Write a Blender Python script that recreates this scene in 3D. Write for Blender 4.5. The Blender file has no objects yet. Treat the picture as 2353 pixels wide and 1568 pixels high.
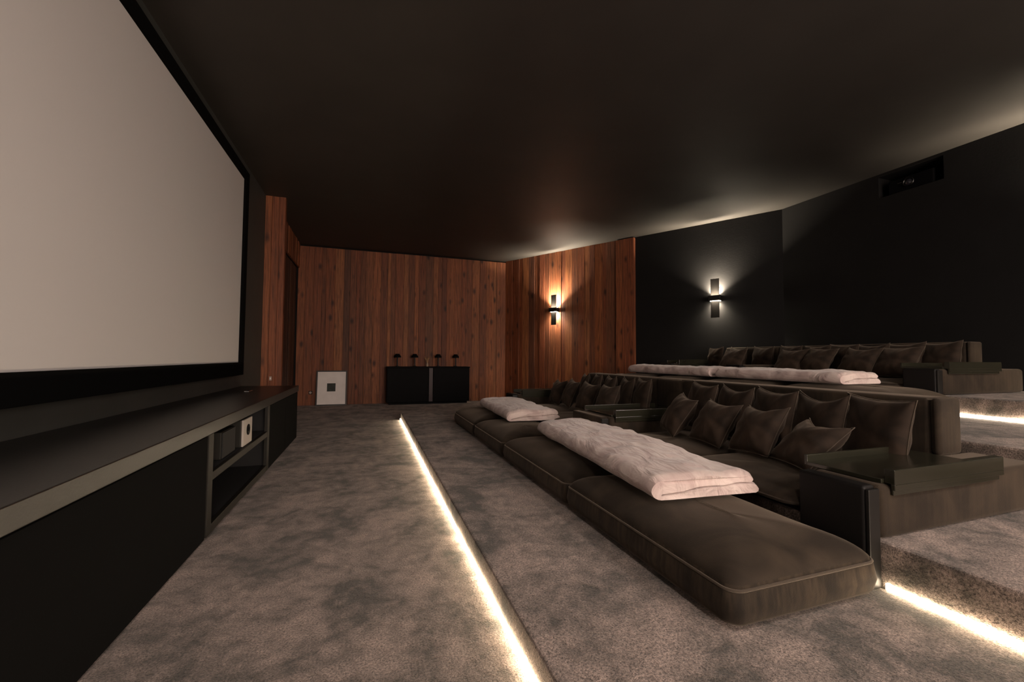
import bpy, bmesh, math, random
from mathutils import Vector, Matrix, noise
PI = math.pi
scene = bpy.context.scene
COL = scene.collection
random.seed(7)

# ------------------------------------------------------------------ materials
def new_mat(name):
    m = bpy.data.materials.new(name); m.use_nodes = True
    nt = m.node_tree
    return m, nt, nt.nodes['Principled BSDF']

def sock(b, *names):
    for n in names:
        if n in b.inputs: return b.inputs[n]

def plain(name, col, rough=0.5, metal=0.0, sheen=0.0, bump=0.0, bscale=60, var=0.0, spec=None, coat=0.0):
    m, nt, b = new_mat(name)
    b.inputs['Base Color'].default_value = (*col, 1)
    b.inputs['Roughness'].default_value = rough
    b.inputs['Metallic'].default_value = metal
    if spec is not None: sock(b, 'Specular IOR Level', 'Specular').default_value = spec
    if coat: sock(b, 'Coat Weight').default_value = coat; sock(b, 'Coat Roughness').default_value = .25
    if sheen:
        sock(b, 'Sheen Weight').default_value = sheen
        sock(b, 'Sheen Roughness').default_value = 0.35
        sock(b, 'Sheen Tint').default_value = (1.0, .86, .72, 1)
    tc = nt.nodes.new('ShaderNodeTexCoord')
    if bump or var:
        n = nt.nodes.new('ShaderNodeTexNoise'); n.inputs['Scale'].default_value = bscale; n.inputs['Detail'].default_value = 4
        nt.links.new(tc.outputs['Object'], n.inputs['Vector'])
        if bump:
            bp = nt.nodes.new('ShaderNodeBump'); bp.inputs['Strength'].default_value = bump; bp.inputs['Distance'].default_value = .01
            nt.links.new(n.outputs['Fac'], bp.inputs['Height']); nt.links.new(bp.outputs['Normal'], b.inputs['Normal'])
        if var:
            r = nt.nodes.new('ShaderNodeValToRGB')
            r.color_ramp.elements[0].position = .35; r.color_ramp.elements[1].position = .68
            r.color_ramp.elements[0].color = (*[c*(1-var) for c in col], 1)
            r.color_ramp.elements[1].color = (*[min(1, c*(1+var)) for c in col], 1)
            n2 = nt.nodes.new('ShaderNodeTexNoise'); n2.inputs['Scale'].default_value = max(2, bscale/12); n2.inputs['Detail'].default_value = 5
            nt.links.new(tc.outputs['Object'], n2.inputs['Vector'])
            nt.links.new(n2.outputs['Fac'], r.inputs['Fac']); nt.links.new(r.outputs['Color'], b.inputs['Base Color'])
    return m

def emis(name, col, s):
    m, nt, b = new_mat(name)
    b.inputs['Base Color'].default_value = (.02, .02, .02, 1)
    sock(b, 'Emission Color', 'Emission').default_value = (*col, 1)
    b.inputs['Emission Strength'].default_value = s
    return m

def carpet_mat():
    m, nt, b = new_mat('carpet_pile')
    L = nt.links.new
    tc = nt.nodes.new('ShaderNodeTexCoord')
    def noi(sc, det, rough=.55, dist=0, stretch=None):
        n = nt.nodes.new('ShaderNodeTexNoise'); n.inputs['Scale'].default_value = sc
        n.inputs['Detail'].default_value = det; n.inputs['Roughness'].default_value = rough
        n.inputs['Distortion'].default_value = dist
        if stretch:
            mp = nt.nodes.new('ShaderNodeMapping'); mp.inputs['Scale'].default_value = stretch
            L(tc.outputs['Object'], mp.inputs['Vector']); L(mp.outputs['Vector'], n.inputs['Vector'])
        else: L(tc.outputs['Object'], n.inputs['Vector'])
        return n
    big = noi(2.6, 5, .62, .7)
    mid = noi(11, 4, .6, .4)
    fine = noi(120, 3, .75)
    tuft = noi(330, 2, .7)
    def mix(a, bq, f, t='MIX'):
        x = nt.nodes.new('ShaderNodeMix'); x.data_type = 'FLOAT'; x.inputs[0].default_value = f
        L(a, x.inputs[2]); L(bq, x.inputs[3]); return x.outputs[0]
    s1 = mix(big.outputs['Fac'], mid.outputs['Fac'], .35)
    r = nt.nodes.new('ShaderNodeValToRGB')
    e = r.color_ramp.elements
    e[0].position = .40; e[0].color = (.090, .078, .066, 1)
    e[1].position = .60; e[1].color = (.38, .298, .262, 1)
    L(s1, r.inputs['Fac'])
    s2 = mix(fine.outputs['Fac'], tuft.outputs['Fac'], .35)
    r2 = nt.nodes.new('ShaderNodeValToRGB')
    r2.color_ramp.elements[0].position = .36; r2.color_ramp.elements[0].color = (.16, .16, .16, 1)
    r2.color_ramp.elements[1].position = .66; r2.color_ramp.elements[1].color = (2.25, 2.2, 2.12, 1)
    L(s2, r2.inputs['Fac'])
    mu = nt.nodes.new('ShaderNodeMix'); mu.data_type = 'RGBA'; mu.blend_type = 'MULTIPLY'; mu.inputs[0].default_value = 1
    L(r.outputs['Color'], mu.inputs[6]); L(r2.outputs['Color'], mu.inputs[7])
    L(mu.outputs[2], b.inputs['Base Color'])
    b.inputs['Roughness'].default_value = 1
    sock(b, 'Specular IOR Level').default_value = .1
    sock(b, 'Sheen Weight').default_value = .25
    bp = nt.nodes.new('ShaderNodeBump'); bp.inputs['Strength'].default_value = .9; bp.inputs['Distance'].default_value = .012
    L(s2, bp.inputs['Height'])
    bp2 = nt.nodes.new('ShaderNodeBump'); bp2.inputs['Strength'].default_value = .5; bp2.inputs['Distance'].default_value = .03
    L(mid.outputs['Fac'], bp2.inputs['Height']); L(bp.outputs['Normal'], bp2.inputs['Normal'])
    L(bp2.outputs['Normal'], b.inputs['Normal'])
    return m

def wood_mat(name, tones, rough=.62):
    m, nt, b = new_mat(name); L = nt.links.new
    tc = nt.nodes.new('ShaderNodeTexCoord'); geo = nt.nodes.new('ShaderNodeNewGeometry')
    isl = geo.outputs['Random Per Island']
    add = nt.nodes.new('ShaderNodeVectorMath'); add.operation = 'ADD'
    com = nt.nodes.new('ShaderNodeCombineXYZ')
    ml = nt.nodes.new('ShaderNodeMath'); ml.operation = 'MULTIPLY'; ml.inputs[1].default_value = 37
    L(isl, ml.inputs[0]); L(ml.outputs[0], com.inputs[2]); L(ml.outputs[0], com.inputs[0])
    L(tc.outputs['Object'], add.inputs[0]); L(com.outputs[0], add.inputs[1])
    mp = nt.nodes.new('ShaderNodeMapping'); mp.inputs['Scale'].default_value = (26, 26, 1.1); L(add.outputs[0], mp.inputs['Vector'])
    g = nt.nodes.new('ShaderNodeTexNoise'); g.inputs['Scale'].default_value = 1.6; g.inputs['Detail'].default_value = 6; g.inputs['Roughness'].default_value = .65; g.inputs['Distortion'].default_value = .8
    L(mp.outputs[0], g.inputs['Vector'])
    ramp = nt.nodes.new('ShaderNodeValToRGB'); ramp.color_ramp.interpolation = 'LINEAR'
    el = ramp.color_ramp.elements
    n = len(tones)
    el[0].position = 0; el[0].color = (*tones[0], 1); el[1].position = 1; el[1].color = (*tones[-1], 1)
    for i in range(1, n-1):
        q = el.new(i/(n-1)); q.color = (*tones[i], 1)
    L(isl, ramp.inputs['Fac'])
    gr = nt.nodes.new('ShaderNodeValToRGB')
    gr.color_ramp.elements[0].position = .33; gr.color_ramp.elements[0].color = (.22, .18, .16, 1)
    gr.color_ramp.elements[1].position = .6; gr.color_ramp.elements[1].color = (1.25, 1.2, 1.15, 1)
    L(g.outputs['Fac'], gr.inputs['Fac'])
    mu = nt.nodes.new('ShaderNodeMix'); mu.data_type = 'RGBA'; mu.blend_type = 'MULTIPLY'; mu.inputs[0].default_value = .8
    L(ramp.outputs['Color'], mu.inputs[6]); L(gr.outputs['Color'], mu.inputs[7])
    # knots
    mp2 = nt.nodes.new('ShaderNodeMapping'); mp2.inputs['Scale'].default_value = (4.5, 4.5, 2.2); L(add.outputs[0], mp2.inputs['Vector'])
    v = nt.nodes.new('ShaderNodeTexVoronoi'); v.inputs['Scale'].default_value = 1; L(mp2.outputs[0], v.inputs['Vector'])
    kr = nt.nodes.new('ShaderNodeValToRGB')
    kr.color_ramp.elements[0].position = .08; kr.color_ramp.elements[0].color = (.10, .07, .06, 1)
    kr.color_ramp.elements[1].position = .24; kr.color_ramp.elements[1].color = (1, 1, 1, 1)
    L(v.outputs['Distance'], kr.inputs['Fac'])
    mu2 = nt.nodes.new('ShaderNodeMix'); mu2.data_type = 'RGBA'; mu2.blend_type = 'MULTIPLY'; mu2.inputs[0].default_value = .85
    L(mu.outputs[2], mu2.inputs[6]); L(kr.outputs['Color'], mu2.inputs[7])
    L(mu2.outputs[2], b.inputs['Base Color'])
    b.inputs['Roughness'].default_value = rough
    bp = nt.nodes.new('ShaderNodeBump'); bp.inputs['Strength'].default_value = .55; bp.inputs['Distance'].default_value = .008
    L(g.outputs['Fac'], bp.inputs['Height']); L(bp.outputs['Normal'], b.inputs['Normal'])
    return m

def velvet_mat(name, dark, light, sheen=.5, streak=.25):
    m, nt, b = new_mat(name); L = nt.links.new
    tc = nt.nodes.new('ShaderNodeTexCoord')
    n = nt.nodes.new('ShaderNodeTexNoise'); n.inputs['Scale'].default_value = 3.2; n.inputs['Detail'].default_value = 5; n.inputs['Distortion'].default_value = 1.0
    L(tc.outputs['Object'], n.inputs['Vector'])
    r = nt.nodes.new('ShaderNodeValToRGB')
    r.color_ramp.elements[0].position = .38; r.color_ramp.elements[0].color = (*dark, 1)
    r.color_ramp.elements[1].position = .66; r.color_ramp.elements[1].color = (*light, 1)
    mp = nt.nodes.new('ShaderNodeMapping'); mp.inputs['Scale'].default_value = (38, 38, 2.5); L(tc.outputs['Object'], mp.inputs['Vector'])
    st = nt.nodes.new('ShaderNodeTexNoise'); st.inputs['Scale'].default_value = 1; st.inputs['Detail'].default_value = 3; L(mp.outputs[0], st.inputs['Vector'])
    sr = nt.nodes.new('ShaderNodeValToRGB'); sr.color_ramp.elements[0].position = .40; sr.color_ramp.elements[0].color = (.6, .6, .6, 1)
    sr.color_ramp.elements[1].position = .62; sr.color_ramp.elements[1].color = (1.75, 1.72, 1.6, 1); L(st.outputs['Fac'], sr.inputs['Fac'])
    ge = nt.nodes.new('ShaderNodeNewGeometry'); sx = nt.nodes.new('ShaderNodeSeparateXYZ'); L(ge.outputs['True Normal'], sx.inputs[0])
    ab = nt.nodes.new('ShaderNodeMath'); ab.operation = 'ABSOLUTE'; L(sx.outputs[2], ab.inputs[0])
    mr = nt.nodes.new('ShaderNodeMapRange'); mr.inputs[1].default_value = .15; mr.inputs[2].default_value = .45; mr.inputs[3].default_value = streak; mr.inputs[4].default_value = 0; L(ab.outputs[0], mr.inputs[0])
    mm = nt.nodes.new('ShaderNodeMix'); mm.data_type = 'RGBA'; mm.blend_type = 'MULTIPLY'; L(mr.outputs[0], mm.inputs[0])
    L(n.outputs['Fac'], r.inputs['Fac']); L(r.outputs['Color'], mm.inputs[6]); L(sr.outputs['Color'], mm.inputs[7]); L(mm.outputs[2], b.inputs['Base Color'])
    b.inputs['Roughness'].default_value = .85
    sock(b, 'Specular IOR Level').default_value = .25
    sock(b, 'Sheen Weight').default_value = sheen
    sock(b, 'Sheen Roughness').default_value = .4
    sock(b, 'Sheen Tint').default_value = (1, .84, .68, 1)
    f = nt.nodes.new('ShaderNodeTexNoise'); f.inputs['Scale'].default_value = 260; L(tc.outputs['Object'], f.inputs['Vector'])
    bp = nt.nodes.new('ShaderNodeBump'); bp.inputs['Strength'].default_value = .25; bp.inputs['Distance'].default_value = .004
    L(f.outputs['Fac'], bp.inputs['Height']); L(bp.outputs['Normal'], b.inputs['Normal'])
    return m

M = {}
M['carpet'] = carpet_mat()
M['black_paint'] = plain('black_wall_paint', (.0065, .0062, .0062), .8, bump=.08, bscale=40, var=.12, spec=.25)
M['ceiling'] = plain('black_ceiling_paint', (.038, .034, .030), .58, bump=.04, bscale=6, var=.08, spec=.5)
M['side_paint'] = plain('charcoal_wall_paint', (.040, .042, .038), .6, bump=.08, bscale=40, var=.1)
M['wood'] = wood_mat('reclaimed_wood', [(.24, .072, .026), (.10, .032, .016), (.31, .105, .038), (.15, .045, .020), (.36, .135, .050), (.11, .040, .021), (.27, .088, .032), (.18, .050, .022)])
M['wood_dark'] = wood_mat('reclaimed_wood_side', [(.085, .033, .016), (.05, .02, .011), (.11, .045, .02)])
M['screen'] = plain('matt_screen_fabric', (.62, .60, .60), .85, bump=.02, bscale=300)
M['screen_border'] = plain('black_velvet_border', (.004, .004, .004), .95, spec=.05)
M['cab_top'] = plain('charcoal_veneer', (.008, .007, .0063), .36, bump=.05, bscale=90, var=.15)
M['cab_edge'] = plain('dark_veneer_edge', (.013, .0115, .0085), .5, bump=.05, bscale=90, var=.15, spec=.25)
M['cab_door'] = plain('black_fabric_door', (.003, .003, .003), .9, bump=.2, bscale=400, spec=.1)
M['cab_in'] = plain('black_interior', (.008, .008, .008), .8)
M['velvet'] = velvet_mat('brown_velvet', (.021, .0150, .0100), (.048, .034, .022), .2)
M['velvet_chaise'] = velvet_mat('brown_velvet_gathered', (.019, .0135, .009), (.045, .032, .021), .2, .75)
M['velvet_seam'] = velvet_mat('brown_velvet_piping', (.06, .046, .034), (.08, .062, .045), .5)
M['velvet_pillow'] = velvet_mat('brown_velvet_pillow', (.018, .0115, .0075), (.054, .034, .022), .2, 0)
M['frame_dark'] = plain('dark_leather', (.007, .006, .0055), .55, spec=.25, bump=.1, bscale=200)
M['tray'] = plain('dark_lacquer', (.026, .025, .016), .2, var=.12, bscale=40, coat=.25)
M['metal_dark'] = plain('dark_metal', (.05, .05, .05), .3, metal=1)
M['black_metal'] = plain('black_metal', (.015, .014, .013), .4, metal=.3)
M['sconce_plate'] = plain('brushed_dark_plate', (.009, .008, .007), .6, metal=.0, spec=.12, bump=.1, bscale=120)
M['white_paper'] = plain('white_paper', (.90, .84, .81), .7, var=.04, bscale=60)
M['print_dark'] = plain('dark_print', (.03, .035, .03), .7, var=.3, bscale=120)
M['speaker_grey'] = plain('grey_lacquer', (.016, .015, .012), .55, spec=.2)
M['speaker_white'] = plain('pale_lacquer', (.40, .36, .33), .45)
M['chrome'] = plain('chrome', (.8, .8, .8), .15, metal=1)
M['twig'] = plain('dry_twig', (.55, .33, .16), .7)
M['glass_vase'] = plain('pale_ceramic', (.5, .36, .25), .35)
M['black_lacq'] = plain('black_lacquer', (.003, .0028, .0034), .6, var=.1, spec=.1)
M['purple_strip'] = plain('plum_reveal', (.05, .03, .032), .5)
M['led'] = emis('warm_led_strip', (1.0, .80, .56), 26)
M['led_cool'] = emis('warm_white_led_strip', (1.0, .84, .64), 26)
M['sconce_led'] = emis('sconce_led', (1.0, .86, .66), 190)
M['socket'] = plain('beige_plastic', (.42, .34, .3), .5)
M['lens'] = plain('lens_glass', (.02, .02, .03), .05, coat=1)

def blanket_mat():
    m, nt, b = new_mat('pink_beige_plush'); L = nt.links.new
    tc = nt.nodes.new('ShaderNodeTexCoord')
    n = nt.nodes.new('ShaderNodeTexNoise'); n.inputs['Scale'].default_value = 4; n.inputs['Detail'].default_value = 4; n.inputs['Distortion'].default_value = 1.6
    L(tc.outputs['Object'], n.inputs['Vector'])
    r = nt.nodes.new('ShaderNodeValToRGB')
    r.color_ramp.elements[0].position = .36; r.color_ramp.elements[0].color = (.62, .475, .445, 1)
    r.color_ramp.elements[1].position = .62; r.color_ramp.elements[1].color = (.80, .665, .61, 1)
    L(n.outputs['Fac'], r.inputs['Fac']); L(r.outputs['Color'], b.inputs['Base Color'])
    b.inputs['Roughness'].default_value = .9
    sock(b, 'Specular IOR Level').default_value = .15
    sock(b, 'Sheen Weight').default_value = .5; sock(b, 'Sheen Roughness').default_value = .4
    mp = nt.nodes.new('ShaderNodeMapping'); mp.inputs['Scale'].default_value = (9, 3.2, 6); mp.inputs['Rotation'].default_value = (0, 0, .35)
    L(tc.outputs['Object'], mp.inputs['Vector'])
    w = nt.nodes.new('ShaderNodeTexNoise'); w.inputs['Scale'].default_value = 1.0; w.inputs['Detail'].default_value = 3; w.inputs['Distortion'].default_value = 1.4
    L(mp.outputs[0], w.inputs['Vector'])
    bp = nt.nodes.new('ShaderNodeBump'); bp.inputs['Strength'].default_value = .75; bp.inputs['Distance'].default_value = .035
    L(w.outputs['Fac'], bp.inputs['Height'])
    f = nt.nodes.new('ShaderNodeTexNoise'); f.inputs['Scale'].default_value = 180; L(tc.outputs['Object'], f.inputs['Vector'])
    b2 = nt.nodes.new('ShaderNodeBump'); b2.inputs['Strength'].default_value = .3; b2.inputs['Distance'].default_value = .004
    L(f.outputs['Fac'], b2.inputs['Height']); L(bp.outputs['Normal'], b2.inputs['Normal']); L(b2.outputs['Normal'], b.inputs['Normal'])
    return m
M['blanket'] = blanket_mat()

# ------------------------------------------------------------------ mesh helpers
class MB:
    def __init__(s): s.v = []; s.f = []; s.sm = []
    def add(s, vs, fs, smooth=False):
        o = len(s.v); s.v += [tuple(v) for v in vs]
        for f in fs: s.f.append([i+o for i in f]); s.sm.append(smooth)
    def box(s, x0, x1, y0, y1, z0, z1, mat=None):
        vs = [(x, y, z) for x in (x0, x1) for y in (y0, y1) for z in (z0, z1)]
        if mat is not None: vs = [mat @ Vector(v) for v in vs]
        s.add(vs, [(0, 1, 3, 2), (4, 6, 7, 5), (0, 4, 5, 1), (2, 3, 7, 6), (0, 2, 6, 4), (1, 5, 7, 3)])
    def prism(s, poly, z0, z1):
        n = len(poly)
        vs = [(x, y, z0) for x, y in poly] + [(x, y, z1) for x, y in poly]
        s.add(vs, [list(range(n))[::-1], list(range(n, 2*n))] + [(i, (i+1) % n, n+(i+1) % n, n+i) for i in range(n)])
    def lathe(s, prof, cx=0, cy=0, n=28, mat=None):
        vs = []
        for r, z in prof:
            for k in range(n):
                a = 2*PI*k/n; v = Vector((cx+r*math.cos(a), cy+r*math.sin(a), z))
                vs.append(mat @ v if mat is not None else v)
        fs = []
        for i in range(len(prof)-1):
            for k in range(n):
                fs.append((i*n+k, i*n+(k+1) % n, (i+1)*n+(k+1) % n, (i+1)*n+k))
        s.add(vs, fs, True)
        m = len(prof)-1
        s.add([vs[k] for k in range(n)], [list(range(n))[::-1]]); s.add([vs[m*n+k] for k in range(n)], [list(range(n))])
    def tube(s, pts, r, n=8, closed=False, taper=None):
        pts = [Vector(p) for p in pts]; vs = []; m = len(pts)
        for i, p in enumerate(pts):
            a = pts[(i-1) % m] if (closed or i > 0) else pts[i]
            c = pts[(i+1) % m] if (closed or i < m-1) else pts[i]
            t = (c-a).normalized(); up = Vector((0, 0, 1)) if abs(t.z) < .9 else Vector((1, 0, 0))
            u = t.cross(up).normalized(); w = t.cross(u)
            rr = r if taper is None else r*(1-(1-taper)*i/(m-1))
            for k in range(n):
                q = 2*PI*k/n; vs.append(p + u*math.cos(q)*rr + w*math.sin(q)*rr)
        fs = []
        for i in range(m if closed else m-1):
            j = (i+1) % m
            for k in range(n): fs.append((i*n+k, i*n+(k+1) % n, j*n+(k+1) % n, j*n+k))
        if not closed: fs += [list(range(n))[::-1], [(m-1)*n+k for k in range(n)]]
        s.add(vs, fs, True)
    def build(s, name, mat, parent=None, bevel=0, origin=None, segs=2):
        me = bpy.data.meshes.new(name)
        vs = s.v
        if parent is not None:
            w = ABS(parent)
            vs = [(v[0]-w.x, v[1]-w.y, v[2]-w.z) for v in vs]
        elif origin is not None:
            vs = [(v[0]-origin[0], v[1]-origin[1], v[2]-origin[2]) for v in vs]
        me.from_pydata([tuple(v) for v in vs], [], s.f)
        me.polygons.foreach_set('use_smooth', s.sm)
        bm = bmesh.new(); bm.from_mesh(me)
        bmesh.ops.recalc_face_normals(bm, faces=bm.faces)
        if bevel:
            es = [e for e in bm.edges if len(e.link_faces) == 2 and e.calc_face_angle(0) > .6]
            bmesh.ops.bevel(bm, geom=es, offset=bevel, segments=segs, affect='EDGES', profile=.5, clamp_overlap=True)
            for f in bm.faces: f.smooth = False
            if segs > 2:
                for f in bm.faces: f.smooth = True
        bm.to_mesh(me); bm.free()
        me.materials.append(mat)
        o = bpy.data.objects.new(name, me); COL.objects.link(o)
        if parent is not None: o.parent = parent
        elif origin is not None: o.location = origin
        return o

def ABS(o):
    v = Vector((0, 0, 0))
    while o is not None:
        v += Vector(o.location); o = o.parent
    return v

def tag(o, label=None, cat=None, group=None, kind=None):
    if label: o['label'] = label
    if cat: o['category'] = cat
    if group: o['group'] = group
    if kind: o['kind'] = kind
    return o
def thing(name, loc, label, cat, group=None):
    o = bpy.data.objects.new(name, None); COL.objects.link(o); o.location = loc; o.empty_display_size = .1
    return tag(o, label, cat, group)
def copy_tree(o, parent=None):
    c = o.copy(); COL.objects.link(c)
    if parent is not None: c.parent = parent
    for ch in list(o.children): copy_tree(ch, c)
    return c
def struct(mb, name, mat, bevel=0, segs=2):
    return tag(mb.build(name, mat, bevel=bevel, segs=segs), kind='structure')

# ------------------------------------------------------------------ layout (metres)
ZC = 3.78
YN = -6.0                      # near wall
XS = -1.64                     # screen wall
XB = 6.8                       # back wall
YE = 10.85                     # far timber wall
R1, R2, R2B, R3 = .575, 2.18, 3.60, 5.10      # step risers
Z1, Z2, Z2B, Z3 = .14, .34, .64, .82
YP = 7.9                       # platform end
CA = Vector((3.52, YE)); CB = Vector((6.8, 5.30))     # angled wall
dgl = (CB-CA).normalized(); dgn = Vector((dgl.y, -dgl.x))   # normal candidates
if dgn.dot(Vector((0, 0))-CA) < 0: dgn = -dgn               # points into the room
def dg(s, off=0): p = CA + dgl*s + dgn*off; return p
LD = (CB-CA).length

# ------------------------------------------------------------------ shell
b = MB(); b.prism([(-2.3, YN-.3), (7.1, YN-.3), (7.1, 5.4), (3.9, YE+.3), (-2.3, YE+.3)], -.12, 0)
struct(b, 'floor', M['carpet'])
b = MB(); b.prism([(R1, YN), (R2, YN), (R2, YP), (R1, YP)], 0, Z1)
struct(b, 'floor.001', M['carpet'], bevel=.012)
b = MB(); b.prism([(R2, YN), (R2B, YN), (R2B, YP), (R2, YP)], 0, Z2)
struct(b, 'floor.002', M['carpet'], bevel=.015)
b = MB(); b.prism([(R2B, YN), (R3, YN), (R3, YP), (R2B, YP)], 0, Z2B)
struct(b, 'floor.003', M['carpet'], bevel=.015)
def diag_x(y): return CA.x + (YE-y)*(CB.x-CA.x)/(YE-CB.y)
b = MB(); b.prism([(R3, YN), (XB, YN), (XB, CB.y), (diag_x(YP)-.0, YP), (R3, YP)], 0, Z3)
struct(b, 'floor.004', M['carpet'], bevel=.015)

b = MB(); b.prism([(-2.3, YN-.3), (7.1, YN-.3), (7.1, 5.4), (3.9, YE+.3), (-2.3, YE+.3)], ZC, ZC+.12)
struct(b, 'ceiling', M['ceiling'])

# screen wall (paint) to y = 7.7 then an alcove
b = MB(); b.box(XS-.2, XS, YN, 7.7, 0, ZC)
struct(b, 'wall_left', M['side_paint'])
b = MB(); b.box(XS-.2, 7.1, YN-.2, YN, 0, ZC)
struct(b, 'wall_near', M['black_paint'])
# back wall with projector niche
NY0, NY1, NZ0, NZ1 = 3.13, 3.84, 3.44, 3.74
b = MB()
b.box(XB, XB+.5, YN, NY0, 0, ZC); b.box(XB, XB+.5, NY1, CB.y+.2, 0, ZC)
b.box(XB, XB+.5, NY0, NY1, 0, NZ0); b.box(XB, XB+.5, NY0, NY1, NZ1, ZC); b.box(XB+.45, XB+.5, NY0, NY1, NZ0, NZ1)
struct(b, 'wall_right', M['black_paint'])
# angled wall, painted part and boarded part
SW = 3.75     # boarded length along angled wall
def slab(b, s0, s1, off0, off1, z0, z1):
    p = [dg(s0, off0), dg(s1, off0), dg(s1, off1), dg(s0, off1)]
    b.prism([(q.x, q.y) for q in p], z0, z1)
b = MB(); slab(b, -.2, LD+.15, -.25, 0, 0, ZC)
struct(b, 'wall_corner', M['black_paint'])

def boards(name, a, c, nrm, z0, z1, mat, th=.022, wmin=.08, wmax=.21, seed=1):
    rnd = random.Random(seed); a = Vector(a); c = Vector(c); nrm = Vector(nrm)
    d = (c-a); L = d.length; d.normalize(); s = 0; b = MB()
    while s < L-.001:
        w = rnd.uniform(wmin, wmax)
        if L-(s+w) < wmin: w = L-s
        t = th + rnd.uniform(0, .014); g = .0015
        p = [a+d*(s+g), a+d*(s+w-g), a+d*(s+w-g)+nrm*t, a+d*(s+g)+nrm*t]
        b.prism([(q.x, q.y) for q in p], z0, z1 - .0005)
        s += w
    return struct(b, name, mat, bevel=.002, segs=1)
boards('wall_corner.001', dg(.03), dg(SW-.42), dgn, 0, ZC, M['wood'], seed=3)
boards('trim_1', dg(SW-.42), dg(SW), dgn, 0, ZC-.02, M['wood'], th=.085, wmin=.1, wmax=.2, seed=9)
b = MB(); b.box(-2.3, CA.x+.15, YE, YE+.2, 0, ZC)
struct(b, 'wall_far', M['black_paint'])
boards('wall_far.001', (-1.60, YE), (CA.x, YE), (0, -1), 0, ZC-.03, M['wood'], seed=5)
# pillar beside the screen and alcove behind it
boards('trim_2', (XS, 7.78), (-1.345, 7.78), (0, -1), 0, ZC, M['wood'], th=.09, wmin=.08, wmax=.12, seed=12)
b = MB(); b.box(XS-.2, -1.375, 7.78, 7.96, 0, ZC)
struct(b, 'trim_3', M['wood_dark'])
boards('trim_4', (-1.60, 7.96), (-1.60, YE-.04), (1, 0), 3.22, ZC, M['wood'], th=.03, seed=14)
b = MB(); b.box(-1.75, -1.60, 7.96, YE, 3.22, ZC)
struct(b, 'trim_5', M['black_paint'])
b = MB(); b.box(-2.3, -1.66, 7.97, YE, 0, 3.22); b.box(-2.3, -1.75, 7.97, YE, 3.22, ZC)
struct(b, 'wall_left.001', M['black_paint'])
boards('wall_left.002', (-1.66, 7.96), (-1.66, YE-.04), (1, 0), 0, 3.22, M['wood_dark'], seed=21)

# led strips at the foot of the risers
def led(name, x, y0, y1, z, label, mat):
    b = MB(); b.box(x-.013, x-.001, y0, y1, z+.003, z+.030)
    return tag(b.build(name, mat), label, 'LED strip')
led('led_strip', R1, YN+.05, YP-.01, 0, 'long glowing warm LED strip along the lowest carpet step beside the aisle', M['led'])
led('led_strip', R2, YN+.05, 1.24, Z1, 'glowing LED strip at the foot of the step beside the front sofa', M['led'])
led('led_strip', R3, YN+.05, 2.42, Z2B, 'glowing LED strip under the upper carpet step in front of the rear sofa', M['led_cool'])

# ------------------------------------------------------------------ projection screen
t = thing('projection_screen', (XS, 3.4, 2.2), 'large blank pale grey projection screen in a black border on the left wall', 'screen')
b = MB(); b.box(XS+.005, XS+.045, .55, 6.27, 1.065, 3.48); b.build('screen_surface', M['screen'], t)
b = MB()
b.box(XS+.001, XS+.075, .42, 6.41, 3.48, 3.60); b.box(XS+.001, XS+.075, .42, 6.41, .90, 1.065)
b.box(XS+.001, XS+.075, .42, .55, 1.065, 3.48); b.box(XS+.001, XS+.075, 6.27, 6.41, 1.065, 3.48)
b.build('screen_border', M['screen_border'], t, bevel=.004)

# ------------------------------------------------------------------ media cabinet
CX0, CX1 = XS+.005, -.925
CY0, CY1 = -.6, 6.58
t = thing('media_cabinet', (-1.28, 3, 0), 'long low black media cabinet with open shelf bay under the screen', 'cabinet')
b = MB(); b.box(CX0, CX1, CY0, CY1, .655, .737); b.build('worktop', M['cab_top'], t, bevel=.004)
b = MB()
b.box(CX0, CX0+.02, CY0+.01, CY1-.01, .03, .653)          # back
b.box(CX0, CX1-.03, CY0+.01, CY1-.01, .03, .06)           # bottom
for y in (CY0+.01, 1.53, 3.08, 4.80, CY1-.03): b.box(CX0+.02, CX1-.03, y, y+.02, .06, .653)
b.box(CX0+.02, CX1-.06, CY0+.03, CY1-.05, .0, .03)        # plinth
b.box(CX0+.02, CX1-.036, 3.10, 4.80, .352, .4045)
b.build('carcass', M['cab_in'], t)
b = MB()
b.box(CX1-.035, CX1-.005, 3.10, 3.185, .02, .654); b.box(CX1-.035, CX1-.005, 4.715, 4.80, .02, .654)
b.box(CX1-.035, CX1-.006, 3.185, 4.715, .352, .405)
b.box(CX1-.035, CX1-.006, 3.185, 4.715, .02, .075)
b.build('shelf', M['cab_edge'], t, bevel=.003)
for (y0, y1) in ((CY0+.01, 1.535), (1.545, 3.095), (4.805, 5.70), (5.71, CY1-.005)):
    b = MB(); b.box(CX1-.03, CX1-.012, y0, y1, .012, .645); b.build('door', M['cab_door'], t, bevel=.003)
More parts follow.
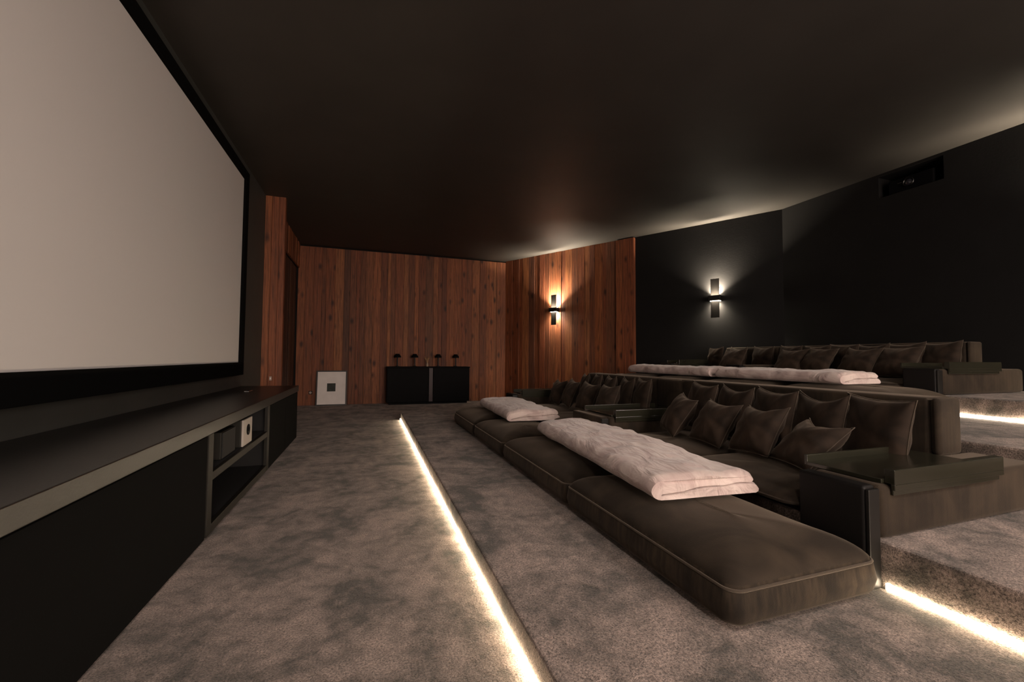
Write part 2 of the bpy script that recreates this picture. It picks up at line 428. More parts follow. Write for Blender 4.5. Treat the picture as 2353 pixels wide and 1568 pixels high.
# speaker in the open bay
t = thing('speaker', (-1.1, 3.97, .405), 'small pale-fronted speaker with a round black driver on the cabinet shelf', 'speaker')
b = MB(); b.box(-1.24, -.965, 3.93, 4.22, .406, .628); b.build('speaker_body', M['speaker_grey'], t, bevel=.006)
b = MB(); b.box(-.965, -.95, 3.94, 4.21, .41, .625); b.build('front_panel', M['speaker_white'], t, bevel=.004)
mt = Matrix.Translation((-.95, 4.08, .53)) @ Matrix.Rotation(PI/2, 4, 'Y')
b = MB(); b.lathe([(.045, 0), (.045, .006), (.036, .006), (.015, .001), (.0145, .008), (.001, .012)], mat=mt); b.build('driver', M['black_lacq'], t)
t = thing('amplifier', (-1.15, 3.6, .405), 'dark grey upright device box beside the pale speaker in the open bay', 'electronics')
b = MB(); b.box(-1.24, -.985, 3.52, 3.84, .406, .60); b.build('casing', M['speaker_grey'], t, bevel=.005)
b = MB(); b.box(-.985, -.977, 3.53, 3.83, .412, .595); b.build('faceplate', M['cab_in'], t, bevel=.002)
# remote on the worktop
t = thing('remote_control', (-1.30, 5.55, .7375), 'thin silver remote control lying on the media cabinet worktop', 'remote')
b = MB(); b.box(-1.325, -1.275, 5.46, 5.63, .7375, .750); b.build('remote_body', M['chrome'], t, bevel=.004)
b = MB()
for k in range(5):
    for j in (0, 1): b.box(-1.313+j*.018, -1.303+j*.018, 5.49+k*.024, 5.50+k*.024, .750, .752)
b.build('buttons', M['black_lacq'], t)

# ------------------------------------------------------------------ picture leaning on the far wall
t = thing('picture_frame', (-.81, 10.6, .0), 'white print with a small black square, leaning on the far timber wall', 'picture')
tilt = Matrix.Translation((-.81, 10.66, .0)) @ Matrix.Rotation(-.13, 4, 'X')
w, h = .335, .82
b = MB()
b.box(-w, w, -.012, .02, 0, .028, tilt); b.box(-w, w, -.012, .02, h-.028, h, tilt)
b.box(-w, -w+.028, -.012, .02, .028, h-.028, tilt); b.box(w-.028, w, -.012, .02, .028, h-.028, tilt)
b.build('frame', M['black_metal'], t)
b = MB(); b.box(-w+.028, w-.028, 0, .012, .028, h-.028, tilt); b.build('print', M['white_paper'], t)
b = MB(); b.box(-.10, .085, -.003, .0, .33, .52, tilt); b.build('black_square', M['print_dark'], t)

# ------------------------------------------------------------------ sideboard
SX0, SX1, SY0, SY1 = .42, 2.43, 10.38, 10.79
t = thing('sideboard', (1.42, 10.6, 0), 'black two-door sideboard standing against the timber wall', 'cabinet')
b = MB(); b.box(SX0, SX1, SY0+.02, SY1, .05, .885); b.box(SX0+.05, SX1-.05, SY0+.06, SY1-.02, 0, .05); b.build('body', M['black_lacq'], t, bevel=.004)
b = MB(); b.box(SX0-.01, SX1+.01, SY0-.005, SY1+.005, .886, .912); b.build('top_panel', M['black_lacq'], t, bevel=.004)
b = MB(); b.box(SX0+.01, 1.40, SY0, SY0+.019, .06, .88); b.build('door', M['black_lacq'], t, bevel=.004)
b = MB(); b.box(1.52, SX1-.01, SY0, SY0+.019, .06, .88); b.build('door', M['black_lacq'], t, bevel=.004)
b = MB(); b.box(1.415, 1.505, SY0+.004, SY0+.019, .06, .88); b.build('centre_strip', M['purple_strip'], t, bevel=.002)
# four mushroom lamps
def mushroom(x, y, label):
    t = thing('table_lamp', (x, y, .912), label, 'lamp', 'small black lamps on the sideboard')
    b = MB(); b.lathe([(.05, .9125), (.052, .922), (.03, .93), (.018, .935)], x, y); b.build('base', M['black_metal'], t)
    b = MB(); b.lathe([(.017, .934), (.017, 1.16)], x, y, 16); b.build('stem', M['black_metal'], t)
    b = MB(); b.lathe([(.085, 1.135), (.088, 1.145), (.082, 1.175), (.055, 1.20), (.05, 1.222), (.01, 1.226)], x, y); b.build('lamp_shade', M['black_lacq'], t)
    return t
LL = ['leftmost small black mushroom lamp on the sideboard', 'second small black mushroom lamp from the left on the sideboard',
      'small black mushroom lamp just right of the twigs on the sideboard', 'rightmost small black mushroom lamp on the sideboard']
l0 = mushroom(.67, 10.6, LL[0])
for x, lb in zip((1.085, 1.665, 2.11), LL[1:]):
    c = copy_tree(l0); c.location = (x, 10.6, .912); c['label'] = lb
t = thing('twig_vase', (1.39, 10.56, .912), 'slim pale vase of dry twigs between the sideboard lamps', 'vase')
b = MB(); b.lathe([(.022, .9125), (.026, .93), (.02, .97), (.013, 1.0), (.015, 1.01)], 1.39, 10.56, 18); b.build('vase', M['glass_vase'], t)
rnd = random.Random(4)
for k in range(6):
    a = 2*PI*k/6 + rnd.random(); sp = rnd.uniform(.04, .09); hh = rnd.uniform(.12, .2)
    pts = [(1.39, 10.56, .99), (1.39+math.cos(a)*sp*.35, 10.56+math.sin(a)*sp*.3, .99+hh*.5), (1.39+math.cos(a)*sp, 10.56+math.sin(a)*sp*.5, .99+hh)]
    b = MB(); b.tube(pts, .0045, 6, taper=.5)
    q = Vector(pts[1]); b.tube([q, q+Vector((math.cos(a+1)*.03, 0, .05)), q+Vector((math.cos(a+1)*.04, 0, .09))], .003, 6, taper=.5)
    b.build('twig', M['twig'], t)
# sockets
t = thing('wall_socket', (-1.27, YE-.04, .3), 'small round power socket low on the timber wall left of the leaning picture', 'socket')
b = MB(); b.box(-1.31, -1.23, YE-.052, YE-.036, .26, .34); b.build('cover_plate', M['frame_dark'], t, bevel=.004)
mt = Matrix.Translation((-1.27, YE-.052, .3)) @ Matrix.Rotation(PI/2, 4, 'X')
b = MB(); b.lathe([(.028, 0), (.028, .004), (.02, .004), (.018, .001)], mat=mt); b.build('socket_insert', M['socket'], t)
t = thing('wall_switch', (-1.49, 7.68, .775), 'tiny pale switch near the foot of the timber pillar above the cabinet', 'switch')
b = MB(); b.box(-1.512, -1.478, 7.668, 7.677, .755, .82); b.build('switch_plate', M['socket'], t, bevel=.002)
b = MB(); b.box(-1.503, -1.487, 7.664, 7.669, .775, .80); b.build('rocker', M['white_paper'], t, bevel=.001)

# ------------------------------------------------------------------ sconces
LIGHTS = []
def area(name, loc, dirv, sx, sy, power, col, parent=None, spread=PI):
    l = bpy.data.lights.new(name, 'AREA'); l.shape = 'RECTANGLE'; l.size = sx; l.size_y = sy; l.energy = power; l.color = col
    l.spread = spread
    o = bpy.data.objects.new(name, l); COL.objects.link(o)
    o.rotation_euler = Vector(dirv).to_track_quat('-Z', 'Y').to_euler()
    if parent is not None:
        o.parent = parent
        p = Vector(loc)-Vector(parent.location)
        o.location = parent.matrix_basis.to_3x3().inverted() @ p if False else loc
    else: o.location = loc
    return o
def sconce(px, py, nrm, z, label, up=14, down=6, col=(1, .84, .64), group='up and down wall lights'):
    """block on the wall with a long plate above and below, lit behind and in front from the block"""
    t = thing('wall_sconce', (px, py, z), label, 'wall light', group)
    nx, ny = nrm; tx, ty = -ny, nx      # tangent
    mt = Matrix(((tx, nx, 0, px), (ty, ny, 0, py), (0, 0, 1, z), (0, 0, 0, 1)))   # local x tangent, y out of the wall
    b = MB(); b.box(-.105, .105, 0, .15, -.05, .05, mt); b.build('centre_block', M['black_metal'], t, bevel=.004)
    for sgn, nm in ((1, 'upper'), (-1, 'lower')):
        z0, z1 = sorted((sgn*.052, sgn*.37))
        b = MB(); b.box(-.075, .075, .085, .095, z0, z1, mt); b.build('plate', M['sconce_plate'], t, bevel=.002)
        z0, z1 = sorted((sgn*.0505, sgn*.054))
        b = MB(); b.box(-.085, .085, .035, .082, z0, z1, mt); b.box(-.07, .07, .098, .112, z0, z1, mt)
        b.build('light_slot', M['sconce_led'], t)
        for yy, fr, spd in ((.045, .92, 2.1), (.115, .08, 1.5)):
            p = mt @ Vector((0, yy, sgn*.058))
            lo = area('sconce_lamp', (0, 0, 0), (0, 0, sgn), .14, .04, (up if sgn > 0 else down)*fr, col, None, spd)
            lo.rotation_euler = (mt.to_3x3() @ Matrix.Rotation(0 if sgn < 0 else PI, 3, 'X')).to_euler()
            lo.parent = t; lo.location = p - Vector((px, py, z))
    return t
s1 = dg(1.69, .036); s2 = dg(5.36, 0)
n2 = (dgn.x, dgn.y)
sconce(s1.x, s1.y, n2, 2.33, 'glowing up-and-down wall light on the timber boards', up=105, down=17)
sconce(s2.x, s2.y, n2, 2.30, 'glowing up-and-down wall light on the black painted wall', up=105, down=17)
# unseen wall lights: the first read off the ceiling glow, the others added
for y in (1.6, -1.6):
    sconce(XB, y, (-1, 0), 2.32, 'unseen up-and-down wall light on the back wall towards the entrance', up=125, down=8)
for x in (.2, 5.2):  # fill lights added on the unseen near wall
    sconce(x, YN, (0, 1), 2.5, 'added unseen up-and-down wall light on the entrance wall', up=60, down=20, col=(1, .86, .74))
# entrance end of the room, behind the camera: unseen glow panels and ceiling lamps added as fill
b = MB()
for x0, x1 in ((.7, 1.9), (2.0, 3.2), (3.3, 4.5)): b.box(x0, x1, YN+.01, YN+.02, .5, 3.3)
M['fill_glow'] = emis('added_fill_glow', (1, .80, .68), 15)  # added emitter filling the room from behind the camera
tag(b.build('added_glow_panel_1', M['fill_glow']), kind='structure')
b = MB()
for x in (.62, 1.9, 3.2, 4.5): b.box(x, x+.1, YN+.001, YN+.06, .42, 3.38)
b.box(.62, 4.6, YN+.001, YN+.06, 3.3, 3.38); b.box(.62, 4.6, YN+.001, YN+.06, .42, .5)
struct(b, 'trim_6', M['black_paint'])  # frame bars around the added glow panels
for x, y, pw in ((.0, -.7, 1), (3.4, -1.4, 1), (5.6, -.6, 1), (3.4, -3.6, 1), (.6, -3.6, 1)):  # unseen lamps added to brighten the near floor and seats
    t = thing('fill_ceiling_lamp', (x, y, ZC), 'added unseen square fill lamp in the ceiling behind the viewpoint', 'added fill light', 'added ceiling fill lamps')
    b = MB()
    b.box(x-.25, x+.25, y-.25, y-.22, ZC-.03, ZC-.001); b.box(x-.25, x+.25, y+.22, y+.25, ZC-.03, ZC-.001)
    b.box(x-.25, x-.22, y-.22, y+.22, ZC-.03, ZC-.001); b.box(x+.22, x+.25, y-.22, y+.22, ZC-.03, ZC-.001)
    b.build('frame', M['black_metal'], t)
    lo = area('fill_lamp_panel', (0, 0, -.02), (0, 0, -1), .42, .42, 44*pw, (1, .85, .76)); lo.parent = t

t = thing('added_floor_lamp', (1.5, -1.5, 0), 'added unseen slim black uplighter standing behind the viewpoint', 'lamp')  # uplighter added out of view to lift the ceiling glow
b = MB(); b.lathe([(.14, .141), (.14, .16), (.02, .175)], 1.5, -1.5); b.build('base', M['black_metal'], t)
b = MB(); b.lathe([(.012, .17), (.012, 1.72)], 1.5, -1.5, 12); b.build('pole', M['black_metal'], t)
b = MB(); b.lathe([(.02, 1.70), (.10, 1.74), (.15, 1.82), (.145, 1.82), (.09, 1.75), (.01, 1.73)], 1.5, -1.5); b.build('lamp_shade', M['black_metal'], t)
lo = area('added_lamp_bulb', (0, 0, 1.80), (0, 0, 1), .16, .16, 90, (1, .82, .74), None, 2.6); lo.parent = t

# ------------------------------------------------------------------ projector
t = thing('projector', (XB+.2, 3.5, NZ0), 'black projector in the niche high on the back wall', 'projector')
b = MB(); b.box(XB+.03, XB+.40, 3.24, 3.74, NZ0+.001, NZ0+.2); b.build('casing', M['black_lacq'], t, bevel=.015)
mt = Matrix.Translation((XB+.03, 3.50, NZ0+.11)) @ Matrix.Rotation(-PI/2, 4, 'Y')
b = MB(); b.lathe([(.06, 0), (.06, .03), (.052, .03), (.048, .012)], mat=mt); b.build('lens_ring', M['metal_dark'], t)
b = MB(); b.lathe([(.047, .012), (.035, .022), (.002, .028)], mat=mt); b.build('lens', M['lens'], t)
b = MB(); b.box(XB+.026, XB+.031, 3.58, 3.63, NZ0+.13, NZ0+.137); b.build('badge', M['chrome'], t)

# ------------------------------------------------------------------ upholstery helpers
def rrect(x0, x1, y0, y1, r, n=8, step=.06):
    """rounded rectangle outline, CCW, denser along the sides"""
    pts = []
    cs = [((x1-r, y1-r), 0), ((x0+r, y1-r), PI/2), ((x0+r, y0+r), PI), ((x1-r, y0+r), 1.5*PI)]
    arcs = []
    for (cx, cy), a0 in cs:
        arcs.append([(cx+r*math.cos(a0+PI/2*k/n), cy+r*math.sin(a0+PI/2*k/n)) for k in range(n+1)])
    for i in range(4):
        pts += arcs[i]
        a = Vector(arcs[i][-1]); c = Vector(arcs[(i+1) % 4][0]); m = max(1, int((c-a).length/step))
        pts += [tuple(a+(c-a)*k/m) for k in range(1, m)]
    return pts

def pad(x0, x1, y0, y1, z0, zs, dome, r=.09, seed=0, wob=.014, flat=3.0, bulge=.012, rings=14):
    """stuffed pad: straight boxed side up to the seam at zs, pillowy crown above it"""
    out = rrect(x0, x1, y0, y1, r); n = len(out); cx, cy = (x0+x1)/2, (y0+y1)/2
    hx, hy = (x1-x0)/2, (y1-y0)/2; mn = min(hx, hy)
    vs = []; b = MB()
    def ring(inset, z, bul=0):
        ax = (hx-inset+bul)/hx; ay = (hy-inset+bul)/hy
        for (x, y) in out:
            q = noise.noise(Vector((x*2.2+seed*7, y*2.2, z*3)))*wob
            vs.append((cx+(x-cx)*ax, cy+(y-cy)*ay, z+q*min(1, max(0, inset-.006)/.12)*(1 if z > zs else 0)))
    prof = [(.03, z0, 0), (.006, z0+.015, 0), (0, z0+.03, bulge*.3), (0, z0+(zs-z0)*.5, bulge), (0, zs-.008, bulge*.3), (.004, zs, 0)]
    for i, z, bl in prof: ring(i, z, bl)
    for k in range(1, rings+1):
        u = k/rings
        ins = mn*.985*(1-(1-u)**1.0) * (u**.55)
        hgt = dome*(1-(1-ins/mn)**flat)**.62
        ring(ins, zs+hgt)
    m = len(prof)+rings
    fs = []
    for i in range(m-1):
        for k in range(n): fs.append((i*n+k, i*n+(k+1) % n, (i+1)*n+(k+1) % n, (i+1)*n+k))
    fs.append(list(range(n))[::-1]); fs.append([(m-1)*n+k for k in range(n)])
    b.add(vs, fs, True)
    return b, [(x, y, zs) for x, y in out]

def pad_part(name, parent, x0, x1, y0, y1, z0, zs, dome, r=.09, seed=0, piping=True, mat='velvet', **k):
    b, ol = pad(x0, x1, y0, y1, z0, zs, dome, r, seed, **k)
    o = b.build(name, M[mat], parent)
    if piping:
        q = MB(); q.tube(ol, .0055, 6, closed=True)
        q.build('piping', M['velvet_seam'], o)
    return o

def rbox(x0, x1, y0, y1, z0, z1, bev, n=1):
    b = MB(); b.box(x0, x1, y0, y1, z0, z1); return b

def make_chaise(ox, oy, oz, y0, y1, split, label, seed=1):
    """low two-pad chaise on the floor in front of the sofa"""
    t = thing('chaise', (1.7+ox, (y0+y1)/2+oy, Z1+oz), label, 'chaise', 'low velvet chaises')
    b = MB(); b.box(1.36+ox, 2.02+ox, y0+.1+oy, y1-.1+oy, Z1+oz, Z1+.05+oz); b.build('plinth', M['frame_dark'], t)
    pad_part('cushion', t, 1.27+ox, 2.075+ox, y0+oy, split-.004+oy, Z1+.012+oz, Z1+.155+oz, .105, .06, seed, mat='velvet_chaise')
    pad_part('cushion', t, 1.27+ox, 2.075+ox, split+.004+oy, y1+oy, Z1+.012+oz, Z1+.155+oz, .105, .06, seed+3, mat='velvet_chaise')
    return t

def make_sofa(ox, oy, oz, y0, y1, nseat, label, seed=1, back=(None, None), x1=3.18, bt=.925):
    t = thing('sofa', (2.7+ox, (y0+y1)/2+oy, Z2+oz), label, 'sofa', 'deep velvet sofas')
    b = MB(); b.box(2.20+ox, 3.40+ox, y0+.02+oy, y1-.02+oy, Z2+.002+oz, Z2+.04+oz); b.build('base', M['frame_dark'], t)
    w = (y1-y0)/nseat
    for k in range(nseat):
        pad_part('seat_cushion', t, 2.085+ox, x1+ox, y0+k*w+.004+oy, y0+(k+1)*w-.004+oy, Z2+.042+oz, Z2+.078+oz, .044, .08, seed+k, piping=False)
    ya, yb = back
    yc = max(ya, y0); b = MB(); b.box(3.20+ox, 3.42+ox, yc+oy, yb+oy, Z2+.0415+oz, bt+oz)
    if yc > ya: b.box(3.20+ox, 3.42+ox, ya+oy, yc+oy-.0005, .5845+oz, bt+oz)
    b.build('backrest', M['velvet'], t, bevel=.045, segs=5)
    q = MB(); q.tube([(3.215+ox, ya+.03+oy, bt-.011+oz), (3.215+ox, yb-.03+oy, bt-.011+oz)], .006, 6)
    q.build('piping', M['velvet_seam'], t)
    return t

def make_arm(ox, oy, oz, y0, y1, label, drop=True, xe=3.57, front='frame_dark'):
    t = thing('armrest', (2.8+ox, (y0+y1)/2+oy, Z2+oz), label, 'armrest', 'low console arms of the sofas')
    b = MB(); b.box(2.19+ox, xe+ox, y0+oy, y1+oy, Z2+.002+oz, .583+oz); b.build('body', M['velvet'], t, bevel=.03, segs=5)
    if drop:
        b = MB(); b.box(2.095+ox, 2.172+ox, y0+.012+oy, y1+oy, Z1+.002+oz, .588+oz)
        b.box(2.17+ox, 2.20+ox, y0+.03+oy, y1-.03+oy, Z2+.03+oz, .56+oz)
        b.build('front_pad', M[front], t, bevel=.022, segs=5)
        b = MB(); b.box(2.10+ox, 2.172+ox, y0-.004+oy, y0+.011+oy, Z1+.001+oz, .575+oz); b.build('corner_post', M['black_metal'], t, bevel=.004)
    return t

def make_tray(ox, oy, oz, y0, y1, label, x0=2.23, x1=3.12, rot=0):
    t = thing('tray', (0, 0, 0), label, 'tray', 'dark wooden arm trays')
    c = Vector(((x0+x1)/2+ox, (y0+y1)/2+oy, .586+oz)); t.location = c
    hx, hy = (x1-x0)/2, (y1-y0)/2
    b = MB(); b.box(c.x-hx, c.x+hx, c.y-hy+.02, c.y+hy-.015, c.z, c.z+.02); b.build('tray_base', M['tray'], t, bevel=.002)
    b = MB(); b.box(c.x-hx+.02, c.x+hx, c.y-hy-.022, c.y-hy+.020, c.z+.001, c.z+.068); b.box(c.x-hx+.02, c.x+hx, c.y-hy-.022, c.y-hy-.005, c.z-.025, c.z+.002); b.box(c.x-hx+.02, c.x+hx-.03, c.y-hy-.016, c.y-hy-.006, c.z-.048, c.z-.024)
    b.build('rail', M['tray'], t, bevel=.003)
    b = MB(); b.box(c.x-hx, c.x+hx-.04, c.y+hy-.017, c.y+hy, c.z+.0, c.z+.055); b.build('rail', M['tray'], t, bevel=.003)
    t.rotation_euler.z = rot
    return t

def pillow_mesh(seed, size=.5, th=.12, sag=.05, asp=1.0):
    """square cushion lying in local XZ, facing -Y; pinched edges, sharp corners, dented top"""
    n = 22; b = MB(); vs = []; rnd = random.Random(seed)
    ph = rnd.uniform(0, 10)
    for side in (1, -1):
        for i in range(n+1):
            for j in range(n+1):
                u = -1+2*i/n; v = -1+2*j/n
                e = (max(0, 1-u*u)*max(0, 1-v*v))
                t = th*(e**.42)*(.92+.2*noise.noise(Vector((u*1.3+ph, v*1.3, seed))))
                x = u*(1-.075*(1-v*v)); z = v*(1-.06*(1-u*u))
                z -= sag*(max(0, v)**2)*(1-u*u)*2.0                      # chopped top edge
                t *= 1-.35*max(0, v)**3*(1-abs(u))
                fold = .010*math.sin(9*math.atan2(v, u+1e-4)+ph)*(e**.3)*(1-e)
                vs.append((x*size/2*asp, -side*(t+fold*(e > .001)), z*size/2))
    N = (n+1)*(n+1); fs = []
    for s in (0, 1):
        for i in range(n):
            for j in range(n):
                q = [s*N+i*(n+1)+j, s*N+(i+1)*(n+1)+j, s*N+(i+1)*(n+1)+j+1, s*N+i*(n+1)+j+1]
                fs.append(q if s == 0 else q[::-1])
    b.add(vs, fs, True)
    me = bpy.data.meshes.new('pillow'); me.from_pydata([tuple(v) for v in b.v], [], b.f)
    bm = bmesh.new(); bm.from_mesh(me); bmesh.ops.remove_doubles(bm, verts=bm.verts, dist=.0006)
    bmesh.ops.recalc_face_normals(bm, faces=bm.faces)
    for f in bm.faces: f.smooth = True
    bm.to_mesh(me); bm.free(); me.materials.append(M['velvet_pillow'])
    # piping outline
    q = MB(); pts = []
    for (us, vs_) in (((-1, 1), (-1, -1)), ((1, 1), (-1, 1)), ((1, -1), (1, 1)), ((-1, -1), (1, -1))):
        for k in range(12):
            u = us[0]+(us[1]-us[0])*k/12; v = vs_[0]+(vs_[1]-vs_[0])*k/12
            x = u*(1-.075*(1-v*v)); z = v*(1-.06*(1-u*u)); z -= sag*(max(0, v)**2)*(1-u*u)*2.0
            pts.append((x*size/2*asp, 0, z*size/2))
    q.tube(pts, .0035, 5, closed=True)
    pm = bpy.data.meshes.new('piping'); pm.from_pydata([tuple(v) for v in q.v], [], q.f)
    for p in pm.polygons: p.use_smooth = True
    pm.materials.append(M['velvet_seam'])
    return me, pm
PM = [pillow_mesh(s, .455, .088, sg, 1.0) for s, sg in ((1, .05), (2, .09), (3, .03), (4, .12), (5, .06))]
PR = [pillow_mesh(s+30, .40, .09, sg*.7, 1.1) for s, sg in ((1, .05), (2, .09), (3, .03), (4, .12), (5, .06))]
PL = [pillow_mesh(s, .385, .095, sg, 1.0) for s, sg in ((11, .05), (12, .10), (13, .16), (14, .07))]
def pillow(kind, x, y, zb, lean, yaw, roll, label, group):
    """zb: height of the surface it stands on; lean: tilts the top away from the screen"""
    me, pm = kind
    o = bpy.data.objects.new('throw_pillow', me); COL.objects.link(o)
    R = Matrix.Rotation(yaw-PI/2, 4, 'Z') @ Matrix.Rotation(-lean, 4, 'X') @ Matrix.Rotation(roll, 4, 'Y')
    zmin = min((R @ v.co).z for v in me.vertices)
    o.matrix_world = Matrix.Translation((x, y, zb-zmin)) @ R
    tag(o, label, 'pillow', group)
    c = bpy.data.objects.new('piping', pm); COL.objects.link(c); c.parent = o
    return o

def folded_blanket(cx, cy, z, L, W, rotz, label, seed=0, th=.048, tilt=0.0, near_open=True):
    """plush blanket folded over its long front side: C-shaped section with a slit at the back and near end"""
    t = bpy.data.objects.new('folded_blanket', None)
    n = 26; sec = []      # section in (x,z): outer bottom -> front fold -> outer top, then inner back
    R = th+.006
    gap = .006
    W2 = W/2; H2 = 2*R
    def slit(x):                       # height of the slit between the layers
        q = (x+W2)/W; q = max(0, min(1, q)); return H2*(.16+.40*(1-(1-q)**2.2))
    sec_out = [(W2-.01-(W-.01-R)*k/9.0, 0) for k in range(10)]
    for k in range(1, 10):
        a = -PI/2 - PI*k/10; sec_out.append((-W2+R+math.cos(a)*R, R+math.sin(a)*R))
    sec_out += [(-W2+R+(W-R-.06)*k/11.0, H2) for k in range(12)]
    xr = W2-.06; zr = slit(W2-.03)+.004; hc = (H2+zr)/2; hr = (H2-zr)/2
    for k in range(1, 8):
        a = PI/2-PI*k/8; sec_out.append((xr+math.cos(a)*.042, hc+math.sin(a)*hr))
    sec_in = [(xr-(xr+W2-R*1.1)*k/13.0, slit(xr-(xr+W2-R*1.1)*k/13.0)+.0055*(1+.4*math.sin(k))) for k in range(14)]
    sec_in += [(-W2+R*1.1-.006, slit(-W2+R*1.1))]
    sec_in += [(-W2+R*1.1+(W-R*1.1-.02)*k/13.0, slit(-W2+R*1.1+(W-R*1.1-.02)*k/13.0)-.0045) for k in range(14)]
    sec_in += [(W2, H2*.40), (W2+.010, H2*.22), (W2+.006, H2*.08)]
    sec = sec_out+sec_in; m = len(sec)
    N = 80; vs = []
    for j in range(N+1):
        v = j/N; y = -L/2+L*v
        d = min(v, 1-v)*L; er = .045
        sh = 1 if d > er else math.sqrt(max(0, 1-((er-d)/er)**2))
        for (x, zz) in sec:
            top = zz/H2
            wv = top*(noise.noise(Vector((x*2.6+seed*5, y*1.8, seed)))*.018 + noise.noise(Vector((x*5-y*3+seed, y*5+x*6, 3)))*.016 + noise.noise(Vector((x*13-y*9, y*7+x*9, seed)))*.007)
            xo = noise.noise(Vector((seed*3, y*2.2, 9)))*.022 + noise.noise(Vector((seed*3, y*7, 2)))*.008
            yo = noise.noise(Vector((x*3.5, seed*2, 9+zz*3)))*.035
            crown = .022*top*(1-(2*x/W)**2)
            vs.append((x*(.985+.015*sh)+xo, y+yo*(1-min(1, d*4)), zz*(.80+.20*sh)+.02*0+wv+crown))
    fs = []
    for j in range(N):
        for k in range(m): fs.append((j*m+k, j*m+(k+1) % m, (j+1)*m+(k+1) % m, (j+1)*m+k))
    b = MB(); b.add(vs, fs, True)
    me = bpy.data.meshes.new('folded_blanket')
    bm = bmesh.new()
    bv = [bm.verts.new(v) for v in vs]
    for f in fs: bm.faces.new([bv[i] for i in f])
    caps = [bm.faces.new([bv[k] for k in range(m)][::-1]), bm.faces.new([bv[N*m+k] for k in range(m)])]
    bmesh.ops.recalc_face_normals(bm, faces=bm.faces)
    for f in bm.faces: f.smooth = True
    tr = bmesh.ops.triangulate(bm, faces=caps, ngon_method='EAR_CLIP')
    for f in tr['faces']: f.smooth = False
    bmesh.ops.split_edges(bm, edges=[e for e in bm.edges if len(e.link_faces) == 2 and e.link_faces[0].smooth != e.link_faces[1].smooth])
    bm.to_mesh(me); bm.free(); me.materials.append(M['blanket'])
    o = bpy.data.objects.new('folded_blanket', me); COL.objects.link(o)
    zmin = min(v.co.z for v in me.vertices)
    o.location = (cx, cy, z-zmin); o.rotation_euler = (tilt, 0, rotz)
    bpy.data.objects.remove(t)
    return tag(o, label, 'blanket', 'folded pink blankets')

# ------------------------------------------------------------------ front row
make_chaise(0, 0, 0, 1.21, 3.955, 2.57, 'low brown velvet chaise nearest the camera, under the large folded blanket', 1)
make_chaise(0, 0, 0, 3.985, 6.42, 5.15, 'low brown velvet chaise at the far end of the front row, beside the aisle', 5)
make_sofa(0, 0, 0, 1.58, 3.47, 2, 'deep brown velvet sofa of the front row, nearest the camera', 2, (1.53, 3.66))
make_sofa(0, 0, 0, 4.10, 6.05, 2, 'deep brown velvet sofa of the front row, far half beyond the middle tray', 6, (3.675, 5.75))
make_arm(0, 0, 0, 1.26, 1.574, 'dark velvet console arm at the near end of the front sofa')
make_arm(0, 0, 0, 3.49, 4.08, 'dark velvet console arm dividing the front row in the middle', xe=3.18, front='velvet')
make_arm(0, 0, 0, 6.07, 6.40, 'dark velvet console arm at the far end of the front row')
make_tray(0, 0, 0, 1.262, 1.64, 'dark lacquered tray on the nearest arm of the front sofa')
make_tray(0, 0, 0, 3.49, 4.04, 'dark lacquered tray on the middle arm of the front row', x0=2.22, x1=3.16, rot=.0)
make_tray(0, 0, 0, 6.072, 6.42, 'dark lacquered tray on the far arm of the front row', x1=3.1)

G1 = 'pillows on the front row sofas'
rnd = random.Random(11)
zs = Z2+.132
upA = [(3.20, 0), (2.82, 1), (2.45, 4), (2.10, 3), (1.755, 2)]
names = ['farthest pillow in the back line of the near front sofa', 'second-farthest pillow in the back line of the near front sofa',
         'middle pillow in the back line of the near front sofa', 'large pillow second from the near end in the back line of the front sofa',
         'largest-looking pillow at the near end of the back line, behind the tray']
for (y, k), nm in zip(upA, names):
    pillow(PM[k], 3.00, y, zs, .19+rnd.uniform(-.02, .02), -.27+rnd.uniform(-.03, .03), rnd.uniform(-.04, .04), nm, G1)
loA = [(3.12, 0), (2.70, 3), (2.30, 1), (1.93, 2)]
names = ['farthest pillow in the front line of the near front sofa', 'second-farthest pillow in the front line of the near front sofa',
         'third pillow in the front line of the near front sofa, corner pointing up', 'slumped wrinkled pillow in the front line, just behind the nearest tray']
for (y, k), nm in zip(loA, names):
    pillow(PL[k], 2.67, y, zs-.003, .56+(.25 if k == 2 else 0), rnd.uniform(-.35, -.1), rnd.uniform(-.12, .12), nm, G1)
upB = [(5.52, 0), (5.18, 2), (4.84, 4), (4.46, 1), (4.15, 0)]
names = ['farthest pillow in the back line of the far front sofa', 'second-farthest pillow in the back line of the far front sofa', 'middle pillow in the back line of the far front sofa',
         'second-nearest pillow in the back line of the far front sofa', 'pillow of the far front sofa closest to the middle tray, back line']
for (y, k), nm in zip(upB, names):
    pillow(PM[k], 3.03, y, zs, .18, rnd.uniform(-.36, -.3), rnd.uniform(-.04, .04), nm, G1)
loB = [(5.68, 1), (5.28, 0), (4.80, 3), (4.34, 0)]
names = ['farthest pillow in the front line of the far front sofa', 'second-farthest pillow in the front line of the far front sofa',
         'third pillow in the front line of the far front sofa', 'nearest pillow in the front line of the far front sofa']
for (y, k), nm in zip(loB, names):
    pillow(PL[k], 2.68, y, zs-.003, .38, rnd.uniform(-.25, .05), rnd.uniform(-.1, .1), nm, G1)

folded_blanket(1.81, 2.80, .418, 2.02, .66, -.09, 'large folded pink-beige plush blanket on the nearest chaise', 1)
folded_blanket(1.88, 5.35, .418, 1.60, .66, -.05, 'folded pink-beige blanket on the far chaise of the front row', 2)

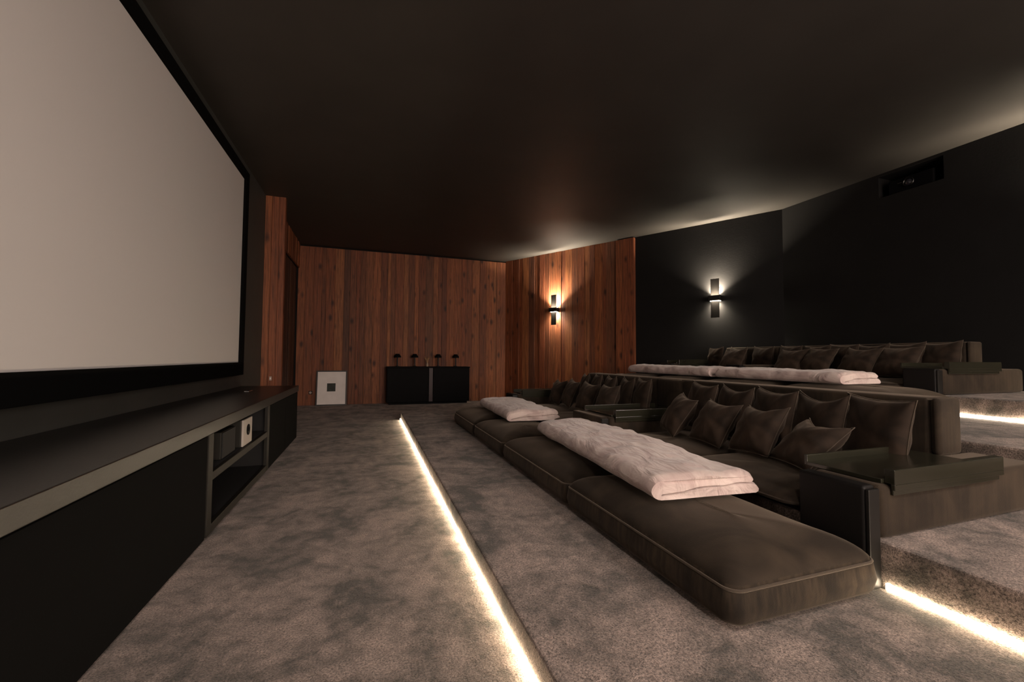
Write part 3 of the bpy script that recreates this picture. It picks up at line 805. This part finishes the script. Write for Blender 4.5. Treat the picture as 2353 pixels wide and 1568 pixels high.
# ------------------------------------------------------------------ rear row
OX, OY, OZ = 2.95, 1.14, .495
make_chaise(OX, 0, .50, 2.30, 4.62, 3.45, 'low brown velvet chaise of the rear row, near end, under a long blanket', 8)
make_chaise(OX, 0, .50, 4.65, 6.6, 5.6, 'low brown velvet chaise of the rear row, far end, under a blanket', 9)
make_sofa(OX, 0, .483, 2.70, 4.60, 2, 'deep brown velvet sofa of the rear row, nearer half', 12, (2.66, 4.62), x1=3.18, bt=.875)
make_sofa(OX, 0, .483, 4.90, 6.05, 1, 'deep brown velvet sofa of the rear row, farther half', 13, (4.64, 5.95), x1=3.05, bt=.875)
make_arm(OX, 0, .483, 2.42, 2.694, 'olive-lit velvet console arm at the near end of the rear sofa')
make_arm(OX, 0, .483, 4.61, 4.88, 'dark velvet console arm in the middle of the rear row', xe=3.17)
make_arm(OX, 0, .483, 6.06, 6.36, 'dark velvet console arm at the far end of the rear row', xe=3.0)
make_tray(OX, 0, .483, 2.422, 2.78, 'dark lacquered tray on the near arm of the rear sofa')
make_tray(OX, 0, .483, 6.062, 6.34, 'small dark tray catching the light on the far arm of the rear row', x1=2.9)
G2 = 'pillows on the rear row sofas'
zs2 = Z3+.138
up2 = [(6.0, 0), (5.52, 3), (5.04, 1), (4.58, 4), (4.19, 0), (3.84, 2), (3.50, 1), (3.16, 4), (2.84, 0)]
nm2 = ['farthest pale-lit pillow at the left end of the rear sofa back', 'second pillow from the left end of the rear sofa back', 'third pillow from the left end of the rear sofa back',
       'fourth pillow from the left end of the rear sofa back', 'fifth, dark pillow in the middle of the rear sofa back', 'sixth pillow from the left along the rear sofa back',
       'third pillow from the right end of the rear sofa back', 'second pillow from the right end of the rear sofa back', 'nearest pillow at the right end of the rear sofa back']
for (y, k), nm in zip(up2, nm2):
    pillow(PR[k], 5.97, y, zs2, .16+rnd.uniform(-.02, .02), rnd.uniform(-.28, -.2), rnd.uniform(-.04, .04), nm, G2)
lo2 = [(5.35, 0), (4.35, 1), (3.97, 0), (3.47, 3), (3.08, 2)]
nm3 = ['low pillow in front of the left pillows on the rear sofa', 'low pillow near the middle of the rear sofa', 'flat-topped pillow in the front line of the rear sofa',
       'wide dark pillow in the front line of the rear sofa', 'wrinkled pillow behind the tray of the rear sofa']
for (y, k), nm in zip(lo2, nm3):
    pillow(PR[k % 4], 5.68, y, zs2-.002, .55, rnd.uniform(-.2, .0), rnd.uniform(-.1, .1), nm, G2)
folded_blanket(4.62, 3.58, .912, 1.55, .60, .0, 'long folded pink blanket on the near rear chaise, its rolled end to the right', 4)
folded_blanket(4.62, 5.38, .912, 1.85, .60, .0, 'folded pink blanket on the far rear chaise, beside the dark wall', 6)

# ------------------------------------------------------------------ camera
cam = bpy.data.cameras.new('camera'); co = bpy.data.objects.new('camera', cam); COL.objects.link(co)
R = Matrix(((0.9458837684920929, -0.019301265360960572, -0.32393110017203125),
            (-0.32443515547014257, -0.03544663307109296, -0.945243548562479),
            (0.006762129713426978, 0.9991851667030436, -0.03979040389779558)))
co.matrix_world = Matrix.Translation((0, 0, 1.15)) @ R.to_4x4()
cam.sensor_width = 36; cam.lens = 960/2353*36; cam.clip_start = .02
scene.camera = co
w = bpy.data.worlds.new('world'); scene.world = w; w.use_nodes = True
w.node_tree.nodes['Background'].inputs[0].default_value = (.02, .02, .02, 1)
scene.view_settings.view_transform = 'Standard'; scene.view_settings.look = 'None'
scene.view_settings.gamma = 1; scene.view_settings.use_curve_mapping = False
scene.view_settings.exposure = 0.0
